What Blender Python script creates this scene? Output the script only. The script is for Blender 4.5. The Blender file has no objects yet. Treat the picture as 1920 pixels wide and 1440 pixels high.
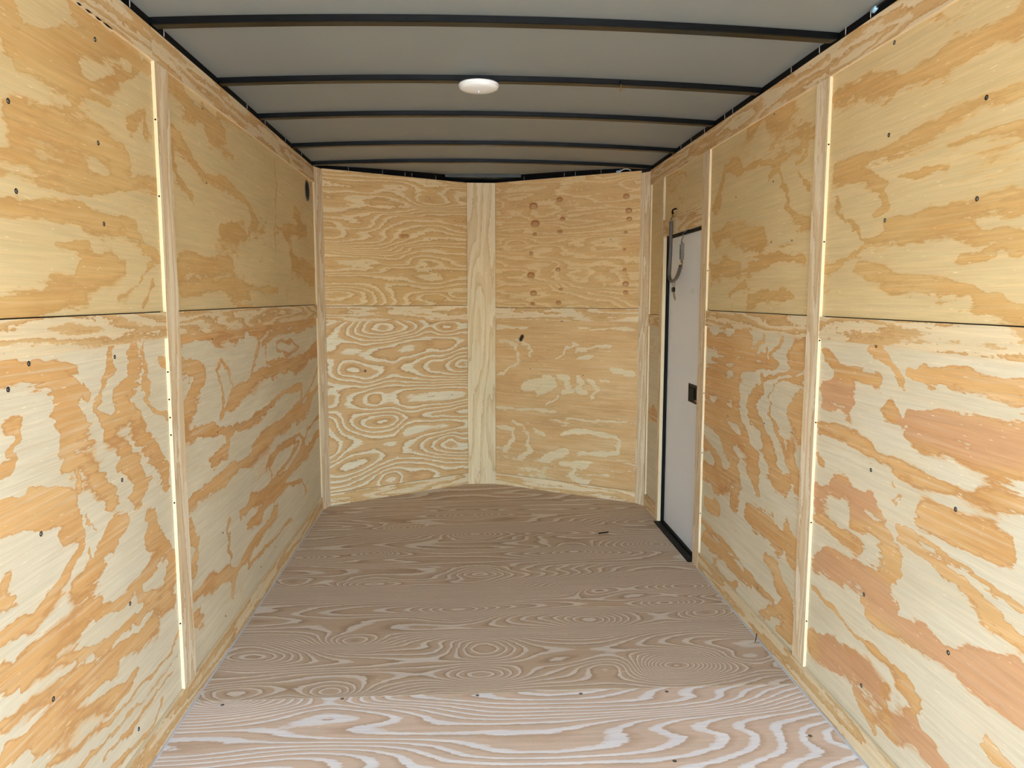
import bpy, bmesh, math
import numpy as np
from mathutils import Vector, Matrix

scene = bpy.context.scene
COL = scene.collection

# ------------------------------------------------------------------ camera
YAW, PITCH, ROLL = 0.0606, -0.1124, 0.00115
FPX = 1430.0
cam_data = bpy.data.cameras.new('camera')
cam = bpy.data.objects.new('camera', cam_data)
COL.objects.link(cam)
scene.camera = cam
cam_data.sensor_fit = 'HORIZONTAL'
cam_data.sensor_width = 36.0
cam_data.lens = FPX / 1920.0 * 36.0
cam_data.clip_start = 0.02
cam_data.clip_end = 500
_f = Vector((math.sin(YAW) * math.cos(PITCH), math.cos(YAW) * math.cos(PITCH), math.sin(PITCH)))
_r = Vector((math.cos(YAW), -math.sin(YAW), 0))
_u = _r.cross(_f)
r2 = math.cos(ROLL) * _r + math.sin(ROLL) * _u
u2 = -math.sin(ROLL) * _r + math.cos(ROLL) * _u
M = Matrix((r2, u2, -_f)).transposed().to_4x4()
M.translation = Vector((0.8987, 0.0, 1.322))
cam.matrix_world = M

# ------------------------------------------------------------------ light
SUN_ELEV = math.radians(52)
world = bpy.data.worlds.new('world')
scene.world = world
world.use_nodes = True
wn = world.node_tree
wn.nodes.clear()
wo = wn.nodes.new('ShaderNodeOutputWorld')
wb = wn.nodes.new('ShaderNodeBackground')
ws = wn.nodes.new('ShaderNodeTexSky')
ws.sky_type = 'NISHITA'
ws.sun_disc = False
ws.sun_elevation = SUN_ELEV
ws.sun_rotation = math.atan2(0.80, 0.35)
ws.air_density = 1.0
ws.dust_density = 2.5
ws.ozone_density = 1.0
wb.inputs[1].default_value = 0.70
wn.links.new(ws.outputs[0], wb.inputs[0])
wn.links.new(wb.outputs[0], wo.inputs[0])
sun_d = bpy.data.lights.new('sun_offscreen', 'SUN')
sun_d.energy = 2.0
sun_d.angle = math.radians(0.6)
sun_d.color = (1.0, 0.96, 0.90)
sun = bpy.data.objects.new('sun_offscreen', sun_d)
COL.objects.link(sun)
# the sun stands ahead of and beside the trailer, so no direct sun reaches the interior
_s = Vector((0.80, 0.35, math.tan(SUN_ELEV) * 0.87)).normalized()
sun.rotation_euler = _s.to_track_quat('Z', 'Y').to_euler()
sun.location = (6, 3, 8)

scene.view_settings.view_transform = 'Standard'
scene.view_settings.look = 'None'
scene.view_settings.gamma = 1.0
scene.view_settings.use_curve_mapping = False
scene.view_settings.exposure = 2.83

# ------------------------------------------------------------------ figure data (wood markings, millimetres on each sheet)
FIG = {
 'LL1': [
  (1,18,[(1540,1178),(1650,1171),(1731,1148),(1803,1116)]),
  (1,12,[(1645,1179),(1735,1179),(1824,1155)]),
  (1,21,[(1998,1189),(1997,1148)]),
  (1,13,[(1982,1140),(1940,1109),(1946,1081),(1897,1057),(1930,1030),(1985,1012),(2045,1007)]),
  (1,25,[(2157,1197),(2129,1155),(2101,1110),(2054,1077),(2059,1034),(2132,998),(2171,942),(2214,903),(2282,826),(2329,771)]),
  (1,8,[(2240,1203),(2198,1160),(2203,1099),(2219,1036),(2302,983),(2366,951)]),
  (1,13,[(2320,1130),(2361,1126)]),
  (1,17,[(1730,1140),(1793,1100),(1834,1104),(1866,1087)]),
  (1,26,[(1751,1070),(1777,1033),(1817,1035)]),
  (1,20,[(1765,998),(1785,965)]),
  (1,26,[(1766,941),(1840,946),(1897,911),(1938,866),(1962,827)]),
  (1,12,[(1812,922),(1824,885)]),
  (1,16,[(1961,975),(2047,935),(2064,898),(2031,891)]),
  (1,19,[(2053,896),(2124,851),(2177,798),(2127,780)]),
  (1,16,[(1527,1071),(1562,1069),(1552,988),(1517,989)]),
  (1,28,[(1508,917),(1630,898),(1770,848)]),
  (1,12,[(1621,931),(1735,882)]),
  (1,17,[(1504,886),(1576,879),(1694,853),(1782,815),(1793,773),(1708,784)]),
  (1,4,[(1840,811),(1845,783),(1851,759)]),
  (1,6,[(1837,715),(1842,683)]),
  (1,16,[(1930,726),(1980,733),(2052,721)]),
  (1,21,[(1965,691),(1906,687),(1883,650),(1785,638)]),
  (1,18,[(1478,666),(1587,655),(1735,696),(1788,732)]),
  (1,29,[(1468,587),(1500,560),(1588,560),(1750,558),(1871,559)]),
  (1,15,[(1851,544),(2007,536),(2205,532)]),
  (1,19,[(1501,765),(1503,728)]),
  (1,33,[(2198,677),(2216,619),(2327,538),(2316,451)]),
  (1,15,[(2105,517),(2123,474),(2232,435),(2338,397)]),
  (1,12,[(1557,522),(1639,519),(1790,478),(1897,464),(2061,438),(2154,429),(2335,375)]),
  (1,16,[(1455,481),(1578,479),(1683,463),(1853,415),(2054,381),(2185,373)]),
  (1,15,[(1447,420),(1531,413),(1661,404),(1813,381),(1924,365)]),
  (1,22,[(1565,368),(1693,356),(1841,320),(1999,297),(2056,308)]),
  (1,6,[(1612,305),(1716,282),(1890,250),(2084,252),(2290,247),(2354,286)]),
  (1,6,[(1742,229),(1966,205),(2151,206),(2344,209)]),
  (1,6,[(1824,177),(2027,170),(2282,182)]),
  (1,8,[(1893,122),(2124,91),(2193,128)]),
 ],
 'LU1': [
  (1,30,[(1634,1897),(1632,1836),(1693,1835),(1821,1879),(2046,1954),(2257,1993)]),
  (1,24,[(1701,1848),(1786,1827),(1851,1819),(1909,1839)]),
  (1,14,[(1912,1994),(1996,1988),(2128,1989),(2305,2003)]),
  (1,16,[(1676,1795),(1775,1798),(1889,1806),(2032,1848),(2180,1905),(2299,1958),(2376,1980)]),
  (1,13,[(1869,1773),(1954,1794),(2065,1804)]),
  (1,35,[(1655,1674),(1769,1688),(1892,1698),(2014,1698),(2130,1684)]),
  (1,29,[(2210,1797),(2284,1838),(2315,1795)]),
  (1,14,[(1591,1596),(1684,1606),(1787,1604),(1931,1607),(2144,1621),(2363,1668)]),
  (1,8,[(1588,1568),(1713,1574),(1877,1583),(2142,1605)]),
  (1,18,[(1577,1482),(1692,1509),(1870,1521),(2068,1516),(2240,1488),(2334,1444)]),
  (1,7,[(1766,1429),(1910,1442)]),
  (1,22,[(1566,1292),(1708,1308),(1776,1335),(1873,1344),(2010,1368),(2116,1404)]),
  (1,20,[(1903,1387),(2055,1410)]),
  (1,7,[(2063,1310),(2200,1358),(2305,1422)]),
  (1,6,[(2216,1299),(2326,1381)]),
 ],
 'LU2': [
  (1,33,[(2487,2011),(2586,1985),(2661,1947),(2743,1932)]),
  (1,40,[(2818,1961),(3010,1928),(2866,1899)]),
  (1,20,[(2977,1998),(3200,2009),(3433,2030)]),
  (1,27,[(2493,1833),(2642,1801),(2738,1760),(2807,1741)]),
  (1,19,[(2487,1789),(2535,1699),(2655,1648)]),
  (1,20,[(2846,1747),(3140,1737),(3336,1712),(3440,1664),(3321,1600)]),
  (1,41,[(2943,1574),(3240,1572)]),
  (1,9,[(3792,1974),(3810,1852),(3764,1638),(3765,1521)]),
  (1,25,[(3965,1664),(4486,1690)]),
  (1,26,[(4225,1790),(4309,1761)]),
  (1,27,[(2499,1419),(2661,1438),(3055,1442)]),
  (1,15,[(2521,1352),(3046,1373),(3776,1352)]),
  (1,42,[(4101,1502),(4656,1443)]),
  (2,10,[(4673,2013),(4668,1979)]),
 ],
 'LL2': [
  (1,29,[(2470,1196),(2813,1197),(3377,1195),(4322,1199),(4731,1203)]),
  (1,29,[(2504,1103),(2600,1094),(2664,1058),(2625,1025),(2570,990),(2500,953)]),
  (1,9,[(2901,1100),(2939,1064),(2998,1003),(3015,960),(2895,893),(2873,883)]),
  (1,9,[(2878,1082),(2835,1060),(2848,1006),(2882,949),(2894,880)]),
  (1,27,[(2963,911),(3236,963),(3466,985),(4289,963),(4762,1022)]),
  (1,15,[(3432,1177),(3361,1073),(3293,987)]),
  (1,8,[(3742,1096),(4046,1105),(4211,1057),(3955,1028),(3737,1062),(3742,1096)]),
  (1,8,[(3485,1127),(3750,1155),(4411,1156)]),
  (1,17,[(2490,873),(2694,867),(2928,813),(3213,785),(3442,811),(3855,857),(4271,836),(4212,745),(3688,705),(3253,687)]),
  (1,20,[(2752,728),(2896,737),(2924,786)]),
  (1,24,[(2492,637),(2741,646),(3194,646),(3684,671),(4348,705),(4726,773)]),
  (1,10,[(3470,561),(3674,603),(3974,581),(4138,531),(3882,498),(3657,476)]),
  (1,23,[(3068,461),(3334,448),(3954,435),(4684,481)]),
  (1,13,[(3326,387),(3789,382),(4199,319),(4282,238)]),
  (1,25,[(2497,552),(2557,496),(2533,442),(2511,407)]),
  (1,10,[(2928,479),(2881,452),(2895,391),(2909,330)]),
  (1,20,[(3132,374),(3324,371)]),
  (1,23,[(2966,238),(3092,266),(3372,284),(3633,299)]),
  (1,19,[(2501,325),(2660,319),(2859,291),(2944,253),(2912,179)]),
  (1,9,[(3137,213),(3484,190),(3918,180)]),
  (1,24,[(2525,247),(2561,257)]),
  (1,8,[(3557,491),(3532,548),(3746,607),(4144,579),(4318,496),(4039,445),(3725,452)]),
  (1,8,[(4744,903),(4458,783),(3992,710),(3614,666)]),
  (1,8,[(4758,591),(4377,567),(4223,494),(3798,443)]),
  (1,7,[(3538,1059),(3515,1126),(3896,1158),(4615,1159)]),
  (1,9,[(3534,1035),(4031,994),(4490,1009),(4768,1066)]),
 ],
 'RU1': [
  (1,27,[(2367,1930),(2217,1923),(1950,1887),(1682,1888),(1564,1891)]),
  (1,24,[(2345,1713),(2101,1717),(1933,1726),(1753,1753),(1634,1755),(1550,1755)]),
  (1,20,[(2343,1691),(2191,1663),(2073,1621),(2050,1576),(2122,1560)]),
  (1,11,[(2335,1615),(2286,1567),(2176,1515),(2142,1472),(2210,1446)]),
  (1,17,[(2045,1523),(1837,1516),(1644,1520),(1578,1527),(1524,1513)]),
  (1,14,[(2133,1482),(1908,1488),(1699,1478),(1518,1448)]),
  (1,8,[(2005,1640),(1779,1626)]),
  (1,9,[(1784,1680),(1659,1671),(1540,1661)]),
  (1,12,[(2361,1410),(2210,1446)]),
  (1,18,[(2186,1414),(1994,1369),(1819,1347),(1684,1330),(1511,1293)]),
  (1,12,[(1717,1411),(1610,1414)]),
 ],
 'RL1': [
  (1,16,[(2358,1141),(2240,1117),(2134,1106),(2056,1104)]),
  (1,16,[(2272,1103),(2292,1068)]),
  (1,12,[(2384,1035),(2257,1061)]),
  (1,37,[(2345,1011),(2232,1031),(2196,998)]),
  (1,12,[(2092,1171),(2017,1167),(1961,1133),(1916,1100)]),
  (1,10,[(2047,1194),(1910,1114)]),
  (1,20,[(1880,1140),(1728,1134),(1603,1127),(1484,1130)]),
  (1,26,[(1867,1013),(1785,1022),(1653,1031),(1473,1025)]),
  (1,22,[(1871,976),(1711,970),(1468,978)]),
  (1,15,[(2371,904),(2218,903),(2072,888),(1926,875)]),
  (1,16,[(2362,812),(2335,794)]),
  (1,30,[(2363,694),(2202,741),(2059,752),(2009,730)]),
  (1,18,[(1893,873),(1769,865),(1637,882),(1460,901)]),
  (1,7,[(1930,825),(1928,824)]),
  (1,3,[(1911,806),(1894,801),(1908,778),(1926,792),(1911,806)]),
  (1,7,[(1932,1098),(1915,1090)]),
  (1,19,[(1985,1024),(1906,998)]),
  (1,15,[(2354,613),(2188,606),(2082,598)]),
  (1,21,[(2131,673),(1994,673),(1927,635),(1906,598)]),
  (1,37,[(2340,475),(2234,501),(2075,525),(1996,514),(1941,510)]),
  (1,36,[(1759,770),(1653,797),(1534,798),(1501,798)]),
  (1,17,[(1875,701),(1722,679),(1588,645),(1494,624),(1430,611)]),
  (1,11,[(1845,720),(1644,707),(1523,695),(1437,683)]),
  (1,10,[(2369,373),(2186,365),(2097,337),(1996,331),(1906,339)]),
  (1,8,[(1900,532),(1912,482)]),
  (1,28,[(2010,461),(1843,468),(1674,486),(1538,510),(1421,530)]),
  (1,24,[(1595,477),(1499,461),(1413,458)]),
  (1,36,[(2336,179),(2205,207),(2085,222),(1996,230),(1947,219)]),
  (1,14,[(1879,327),(1836,324)]),
  (1,23,[(1834,301),(1792,285),(1772,243)]),
  (1,8,[(1919,214),(1910,209)]),
  (1,3,[(1908,272),(1889,266),(1905,243),(1915,257),(1908,272)]),
  (1,34,[(1871,170),(1776,203),(1687,206),(1645,205)]),
  (1,19,[(1521,349),(1486,342),(1442,337)]),
  (1,11,[(2080,169),(1985,124),(1954,100)]),
  (3,36,[(2359,1027),(2208,1013)]),
  (3,29,[(1875,1008),(1651,1015),(1472,1014)]),
  (3,33,[(2338,695),(2049,749)]),
  (3,33,[(2315,472),(2074,515),(1940,505),(1674,486),(1420,523)]),
  (3,37,[(2262,191),(1986,230)]),
  (3,33,[(1814,184),(1665,201)]),
  (3,29,[(1569,469),(1413,458)]),
 ],
 'RU2': [
  (1,21,[(3497,1724),(3368,1886),(3192,1879)]),
  (1,17,[(2881,1773),(2784,1797),(2746,1728),(2682,1694),(2692,1646),(2599,1593),(2502,1572)]),
  (1,10,[(2632,1783),(2566,1807)]),
  (1,8,[(2601,1754),(2514,1689)]),
  (1,9,[(3232,1856),(2852,1821),(2554,1828)]),
  (1,32,[(3484,1595),(3207,1603),(2929,1553)]),
  (1,22,[(2903,1999),(2710,1979)]),
  (1,31,[(3013,2037),(3082,1985)]),
  (1,33,[(3520,1435),(3193,1454)]),
  (1,8,[(3269,1335),(3063,1385)]),
  (1,14,[(3017,1313),(2647,1346)]),
  (1,14,[(3030,1448),(2719,1461),(2516,1445)]),
 ],
 'RL2': [
  (1,34,[(3543,1119),(3272,1127),(3020,1149)]),
  (1,8,[(2857,1178),(2923,1126),(2958,1103),(3385,1080)]),
  (1,8,[(2818,1133),(2815,1107),(2993,1065),(3482,1040)]),
  (1,10,[(2692,1180),(2781,1109),(2746,1085),(2952,1040),(3505,1005)]),
  (1,22,[(2503,1178),(2598,1148),(2624,1115),(2512,1135)]),
  (1,10,[(2495,1101),(2619,1065),(2858,1014),(2890,976)]),
  (1,51,[(3497,921),(3324,941),(3186,941),(3272,892)]),
  (1,19,[(3489,830),(3221,836),(3066,799),(3044,780)]),
  (1,9,[(2489,1047),(2739,1013),(2784,961),(2777,895),(2723,850),(2652,784),(2585,720),(2492,661)]),
  (1,26,[(2523,970),(2561,927),(2528,883),(2471,862)]),
  (1,26,[(2956,882),(2875,824),(2798,755),(2742,712),(2640,655)]),
  (1,18,[(2871,964),(2977,901)]),
  (1,24,[(3536,763),(3211,736),(3038,722),(2916,674)]),
  (1,15,[(3551,640),(3339,590),(3287,553)]),
  (1,24,[(3250,665),(3115,646),(3153,591)]),
  (1,26,[(3564,480),(3332,526)]),
  (1,31,[(3351,463),(3150,561),(3082,531),(3119,467)]),
  (1,31,[(3496,349),(3318,373)]),
  (1,18,[(2949,623),(2869,577)]),
  (1,19,[(2591,783),(2523,684)]),
  (1,10,[(3542,248),(3187,249),(3011,231),(2869,193),(2692,199)]),
  (1,33,[(2933,451),(2734,461),(2649,427)]),
  (1,20,[(2774,336),(2670,318),(2633,270),(2537,242)]),
  (1,23,[(3536,179),(3181,187),(2925,172)]),
  (1,19,[(3364,71),(3061,88)]),
  (1,22,[(2608,493),(2501,463),(2509,396)]),
  (1,14,[(2789,124),(2595,205),(2563,192)]),
  (1,14,[(2650,113),(2527,135),(2516,173)]),
 ],
 'FR2': [
  (-1,10,[(1035,1020),(906,1009),(871,943),(905,867),(1026,786)]),
  (-1,12,[(855,1033),(788,990),(771,932)]),
  (-1,9,[(591,924),(511,985),(449,1030)]),
  (-1,23,[(433,987),(219,1009)]),
  (-1,11,[(432,923),(339,941)]),
  (-1,26,[(803,708),(654,761),(589,720),(720,676)]),
  (-1,17,[(557,795),(493,769),(477,713),(524,681)]),
  (-1,13,[(431,802),(383,761),(414,702),(352,706)]),
  (-1,13,[(337,778),(275,725),(305,666)]),
  (-1,7,[(261,782),(186,786)]),
  (-1,9,[(1035,557),(819,542),(588,559)]),
  (-1,15,[(1027,419),(922,397),(905,322),(992,252)]),
  (-1,11,[(922,458),(785,394),(768,290),(853,220)]),
  (-1,12,[(752,427),(652,391)]),
  (-1,19,[(506,404),(333,434),(135,423),(148,322),(393,283)]),
  (-1,19,[(667,224),(488,288)]),
  (-1,15,[(552,207),(330,216)]),
  (-1,7,[(507,521),(33,516)]),
  (-1,7,[(419,1116),(17,1117)]),
  (-1,13,[(1026,1103),(821,1122)]),
  (-1,7,[(653,599),(556,664)]),
  (-1,14,[(202,855),(54,835)]),
  (-1,12,[(456,202),(439,116),(328,99)]),
  (4,13,[(848,1037),(836,1059)]),
  (4,7,[(538,1173),(533,1173)]),
 ],
 'FR1': [
  (2,24,[(761,1931),(745,1930)]),
  (2,24,[(748,1815),(731,1814)]),
  (2,12,[(747,1745),(739,1745)]),
  (2,12,[(774,1620),(766,1619)]),
  (2,21,[(777,1473),(762,1472)]),
  (2,19,[(757,1351),(744,1351)]),
  (2,13,[(760,1280),(751,1280)]),
  (2,17,[(565,1962),(554,1962)]),
  (2,13,[(540,1837),(531,1836)]),
  (2,14,[(561,1754),(551,1753)]),
  (2,14,[(573,1507),(563,1507)]),
  (2,10,[(549,1378),(542,1378)]),
  (2,14,[(567,1289),(557,1289)]),
  (2,17,[(101,1954),(91,1953)]),
  (2,17,[(83,1866),(73,1865)]),
  (2,14,[(78,1814),(69,1814)]),
  (2,10,[(100,1732),(93,1732)]),
  (2,8,[(104,1626),(99,1626)]),
  (2,10,[(102,1499),(96,1499)]),
  (2,16,[(96,1410),(85,1410)]),
  (2,13,[(94,1356),(85,1356)]),
 ],
 'FL2': [
  (4,6,[(256,853),(259,851)]),
  (2,8,[(268,1202),(311,1198)]),
 ],
 'FL1': [
  (2,12,[(537,1722),(573,1724)]),
 ],
}
SCREWS = {
 'LU1': [(2022,1954),(1632,1711),(2007,1703),(1638,1536),(2013,1506)],
 'LL1': [(1640,1185),(2030,1169),(1562,1140),(2032,843),(1641,820),(2037,501),(1644,446),(2046,137)],
 'LU2': [(2801,1974),(2807,1723),(3600,1661)],
 'LL2': [(4005,1213),(3187,1157),(2798,1174),(2813,833),(3581,814),(2825,450),(3314,142),(2815,131),(3571,146)],
 'RU1': [(2049,1997),(1663,1759),(2051,1759),(1672,1543),(2048,1533)],
 'RL1': [(2057,1191),(2049,840),(1673,832),(2050,474),(1664,485),(2037,205)],
 'RU2': [(2843,1997),(2828,1752),(2826,1530),(2643,1523),(3221,1745)],
 'RL2': [(3230,811),(2826,845),(3227,491),(2826,189)],
 'FL1': [(742,1976),(739,1714),(737,1502)],
 'FL2': [(740,1152),(336,498)],
 'FR1': [(509,1886),(196,1693)],
 'FR2': [(772,837),(839,682),(377,813)],
}
FLOOR_SCREWS = [(931,2422),(483,2427),(99,2410),(1278,2412),(1570,2409),(1491,2024),(1937,2125)]
FLOOR_KNOTS = [(0.96,2.77),(0.95,2.55),(1.43,2.60),(1.66,2.64),(1.63,2.56),(1.93,2.61),(0.44,3.45),(0.42,3.90),(0.96,3.56),(0.86,3.10),(0.44,2.46),(0.45,2.84),(0.11,2.73),(0.08,3.44),(0.04,3.84),(0.94,4.19),(0.91,4.57),(0.11,2.45),(1.47,3.89),(1.47,3.33),(1.41,2.98),(1.90,3.04),(1.92,3.33),(1.92,3.95),(0.54,4.32),(1.77,3.16)]
RAIL_SCREWS = [(0.000,2.214),(0.000,2.449),(0.000,3.327),(0.000,3.614),(0.000,4.005),(0.000,4.383),(2.030,2.162),(2.030,2.303),(2.030,2.472),(2.030,2.684),(2.030,3.268),(2.030,3.368),(2.030,3.652),(2.030,3.867),(2.030,4.047),(2.030,4.213)]
FRONT_SCREWS = [(0.177,4.909),(0.374,5.028),(0.510,5.110),(0.553,5.136),(0.705,5.228),(1.296,5.222),(1.546,5.062),(1.613,5.018),(1.763,4.922),(1.872,4.852)]


# ------------------------------------------------------------------ dimensions
W = 2.03            # between the proud faces of the side walls
REC = 0.0095        # how far the sheets lie behind the battens
TH = 0.010
REAR = -0.75
TOP = 2.096         # top of the wood lining
YC = 4.72           # where the straight walls end
VA, VB = (0.030, 4.820), (0.911, 5.352)
WA, WB = (1.988, 4.777), (1.107, 5.344)


def srgb(r, g, b):
    def c(v):
        v /= 255.0
        return v / 12.92 if v <= 0.04045 else ((v + 0.055) / 1.055) ** 2.4
    return (c(r), c(g), c(b), 1.0)


# ------------------------------------------------------------------ materials
MATS = {}


class NT:
    def __init__(self, name):
        self.m = bpy.data.materials.new(name)
        self.m.use_nodes = True
        self.t = self.m.node_tree
        self.t.nodes.clear()
        self.out = self.n('ShaderNodeOutputMaterial')
        self.b = self.n('ShaderNodeBsdfPrincipled')
        self.l(self.b.outputs[0], self.out.inputs[0])
        MATS[name] = self.m

    def n(self, k, **kw):
        o = self.t.nodes.new(k)
        for a, v in kw.items():
            setattr(o, a, v)
        return o

    def l(self, a, b):
        self.t.links.new(a, b)

    def inp(self, sock, v):
        if hasattr(v, 'is_output') or isinstance(v, bpy.types.NodeSocket):
            self.l(v, sock)
        else:
            sock.default_value = v

    def math(self, op, a, b=0.0, c=0.0, clamp=False):
        o = self.n('ShaderNodeMath', operation=op, use_clamp=clamp)
        self.inp(o.inputs[0], a)
        self.inp(o.inputs[1], b)
        self.inp(o.inputs[2], c)
        return o.outputs[0]

    def mix(self, fac, a, b, blend='MIX'):
        o = self.n('ShaderNodeMix', data_type='RGBA', blend_type=blend)
        self.inp(o.inputs[0], fac)
        self.inp(o.inputs[6], a)
        self.inp(o.inputs[7], b)
        return o.outputs[2]

    def uv(self, su, sv, off=0.0):
        o = self.n('ShaderNodeUVMap')
        m = self.n('ShaderNodeMapping')
        m.inputs['Scale'].default_value = (su, sv, 1)
        m.inputs['Location'].default_value = (off, off * 1.7, off)
        self.l(o.outputs[0], m.inputs[0])
        return m.outputs[0]

    def noise(self, vec, scale=1.0, detail=3.0, rough=0.55, dist=0.0):
        o = self.n('ShaderNodeTexNoise')
        self.l(vec, o.inputs['Vector'])
        o.inputs['Scale'].default_value = scale
        o.inputs['Detail'].default_value = detail
        o.inputs['Roughness'].default_value = rough
        o.inputs['Distortion'].default_value = dist
        return o.outputs[0]

    def ramp(self, fac, stops, interp='LINEAR'):
        o = self.n('ShaderNodeValToRGB')
        cr = o.color_ramp
        cr.interpolation = interp
        while len(cr.elements) < len(stops):
            cr.elements.new(0.5)
        for e, (p, c) in zip(cr.elements, stops):
            e.position = p
            e.color = c
        self.l(fac, o.inputs[0])
        return o.outputs[0]

    def attr(self, name):
        o = self.n('ShaderNodeAttribute', attribute_name=name)
        return o.outputs['Fac']

    def bump(self, h, strength, dist=0.001):
        o = self.n('ShaderNodeBump')
        o.inputs['Strength'].default_value = strength
        o.inputs['Distance'].default_value = dist
        self.l(h, o.inputs['Height'])
        self.l(o.outputs[0], self.b.inputs['Normal'])


def ply_finish(t, col, fib=0.13, rough=0.62, streak=0.34):
    """fibres, pores, pale flecks and broad tone drift shared by every plywood face"""
    fibre = t.noise(t.uv(7, 260, 1.3), 1.0, 4, 0.6)
    k = t.math('MULTIPLY_ADD', t.math('SUBTRACT', fibre, 0.5), fib * 2.4, 1.0)
    fine = t.noise(t.uv(40, 900, 4.0), 1.0, 2, 0.5)
    pore = t.math('MULTIPLY', t.math('GREATER_THAN', fine, 0.69), 0.16)
    k = t.math('SUBTRACT', k, pore)
    strk = t.noise(t.uv(2.4, 62, 14.0), 1.0, 5, 0.62, 0.4)
    k = t.math('MULTIPLY', k, t.math('MULTIPLY_ADD', t.math('SUBTRACT', strk, 0.5), streak, 1.0))
    broad = t.noise(t.uv(1.3, 3.2, 9.0), 1.0, 2, 0.5)
    k = t.math('MULTIPLY', k, t.math('MULTIPLY_ADD', t.math('SUBTRACT', broad, 0.5), 0.22, 1.0))
    rgb = t.n('ShaderNodeCombineColor')
    for i in range(3):
        t.l(k, rgb.inputs[i])
    col = t.mix(1.0, col, rgb.outputs[0], 'MULTIPLY')
    fl = t.noise(t.uv(24, 180, 2.0), 1.0, 2, 0.45)
    fleck = t.math('MULTIPLY', t.math('GREATER_THAN', fl, 0.715), 0.55)
    col = t.mix(fleck, col, srgb(250, 232, 190))
    t.l(col, t.b.inputs['Base Color'])
    t.b.inputs['Roughness'].default_value = rough
    t.b.inputs['Specular IOR Level'].default_value = 0.28
    t.bump(fibre, 0.10, 0.0012)
    return col


def make_ply_blotch(name, pale, tan, deep, jag=(6, 24), amp=1.0, crisp=1.0):
    t = NT(name)
    f = t.attr('fig')
    n1 = t.noise(t.uv(jag[0], jag[1], 3.0), 1.0, 6, 0.62, 0.3)
    n2 = t.noise(t.uv(17, 95, 5.0), 1.0, 5, 0.65)
    v = t.math('ADD', f, t.math('MULTIPLY', t.math('SUBTRACT', n1, 0.5), amp * 1.1))
    v = t.math('ADD', v, t.math('MULTIPLY', t.math('SUBTRACT', n2, 0.5), amp * 1.0))
    n3 = t.noise(t.uv(2.4, 62, 14.0), 1.0, 5, 0.62, 0.4)
    v = t.math('ADD', v, t.math('MULTIPLY', t.math('SUBTRACT', n3, 0.5), amp * 0.7))
    # some borders are crisp, others fade out
    kn = t.noise(t.uv(2.2, 4.5, 11.0), 1.0, 2, 0.5)
    k = t.math('MULTIPLY_ADD', t.math('SUBTRACT', kn, 0.34, clamp=True), 13.0 * crisp, 0.55)
    v = t.math('MULTIPLY_ADD', t.math('MULTIPLY', v, k), 0.5, 0.5, clamp=True)
    mid = tuple(0.5 * a + 0.5 * b for a, b in zip(tan, deep))
    soft = tuple(0.75 * a + 0.25 * b for a, b in zip(pale, tan))
    # broken streaks of the other tone along the grain
    sn = t.noise(t.uv(2.6, 95, 8.0), 1.0, 4, 0.6)
    st1 = t.math('MULTIPLY', t.math('SUBTRACT', sn, 0.5, clamp=True), 2.2, clamp=True)
    hue = t.noise(t.uv(2.0, 7, 21.0), 1.0, 4, 0.6)
    hk = t.math('MULTIPLY_ADD', t.math('SUBTRACT', hue, 0.5), 3.2, 0.5, clamp=True)
    tan2 = tuple(c * f for c, f in zip(tan, (0.93, 0.84, 0.72))) + (1,)
    tan3 = tuple(min(1, c * f) for c, f in zip(tan, (1.05, 1.08, 1.10))) + (1,)
    tan_v = t.mix(hk, tan3[:4], tan2[:4])
    tan_s = t.mix(st1, tan_v, pale)
    pale2 = tuple(c * f for c, f in zip(pale, (0.93, 0.91, 0.86))) + (1,)
    pale_v = t.mix(hk, pale2[:4], pale)
    pale_s = t.mix(t.math('MULTIPLY', st1, 0.5), pale_v, tan)
    edge = t.ramp(v, [(0.0, (0, 0, 0, 1)), (0.46, (0, 0, 0, 1)), (0.53, (1, 1, 1, 1)), (0.74, (0, 0, 0, 1)), (1.0, (0, 0, 0, 1))])
    body = t.ramp(v, [(0.0, (0, 0, 0, 1)), (0.36, (0, 0, 0, 1)), (0.54, (1, 1, 1, 1)), (1.0, (1, 1, 1, 1))])
    col = t.mix(body, pale_s, tan_s)
    col = t.mix(t.math('MULTIPLY', edge, 0.75), col, deep)
    st = t.attr('stain')
    col = t.mix(t.math('MULTIPLY', st, 0.85, clamp=True), col, srgb(158, 98, 46))
    col = t.mix(t.attr('dark'), col, srgb(48, 24, 16))
    rd = t.math('MULTIPLY', t.attr('red'), t.math('GREATER_THAN', v, 0.5))
    col = t.mix(t.math('MULTIPLY', rd, 0.6), col, srgb(200, 150, 114))
    ply_finish(t, col)
    return t.m


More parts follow.
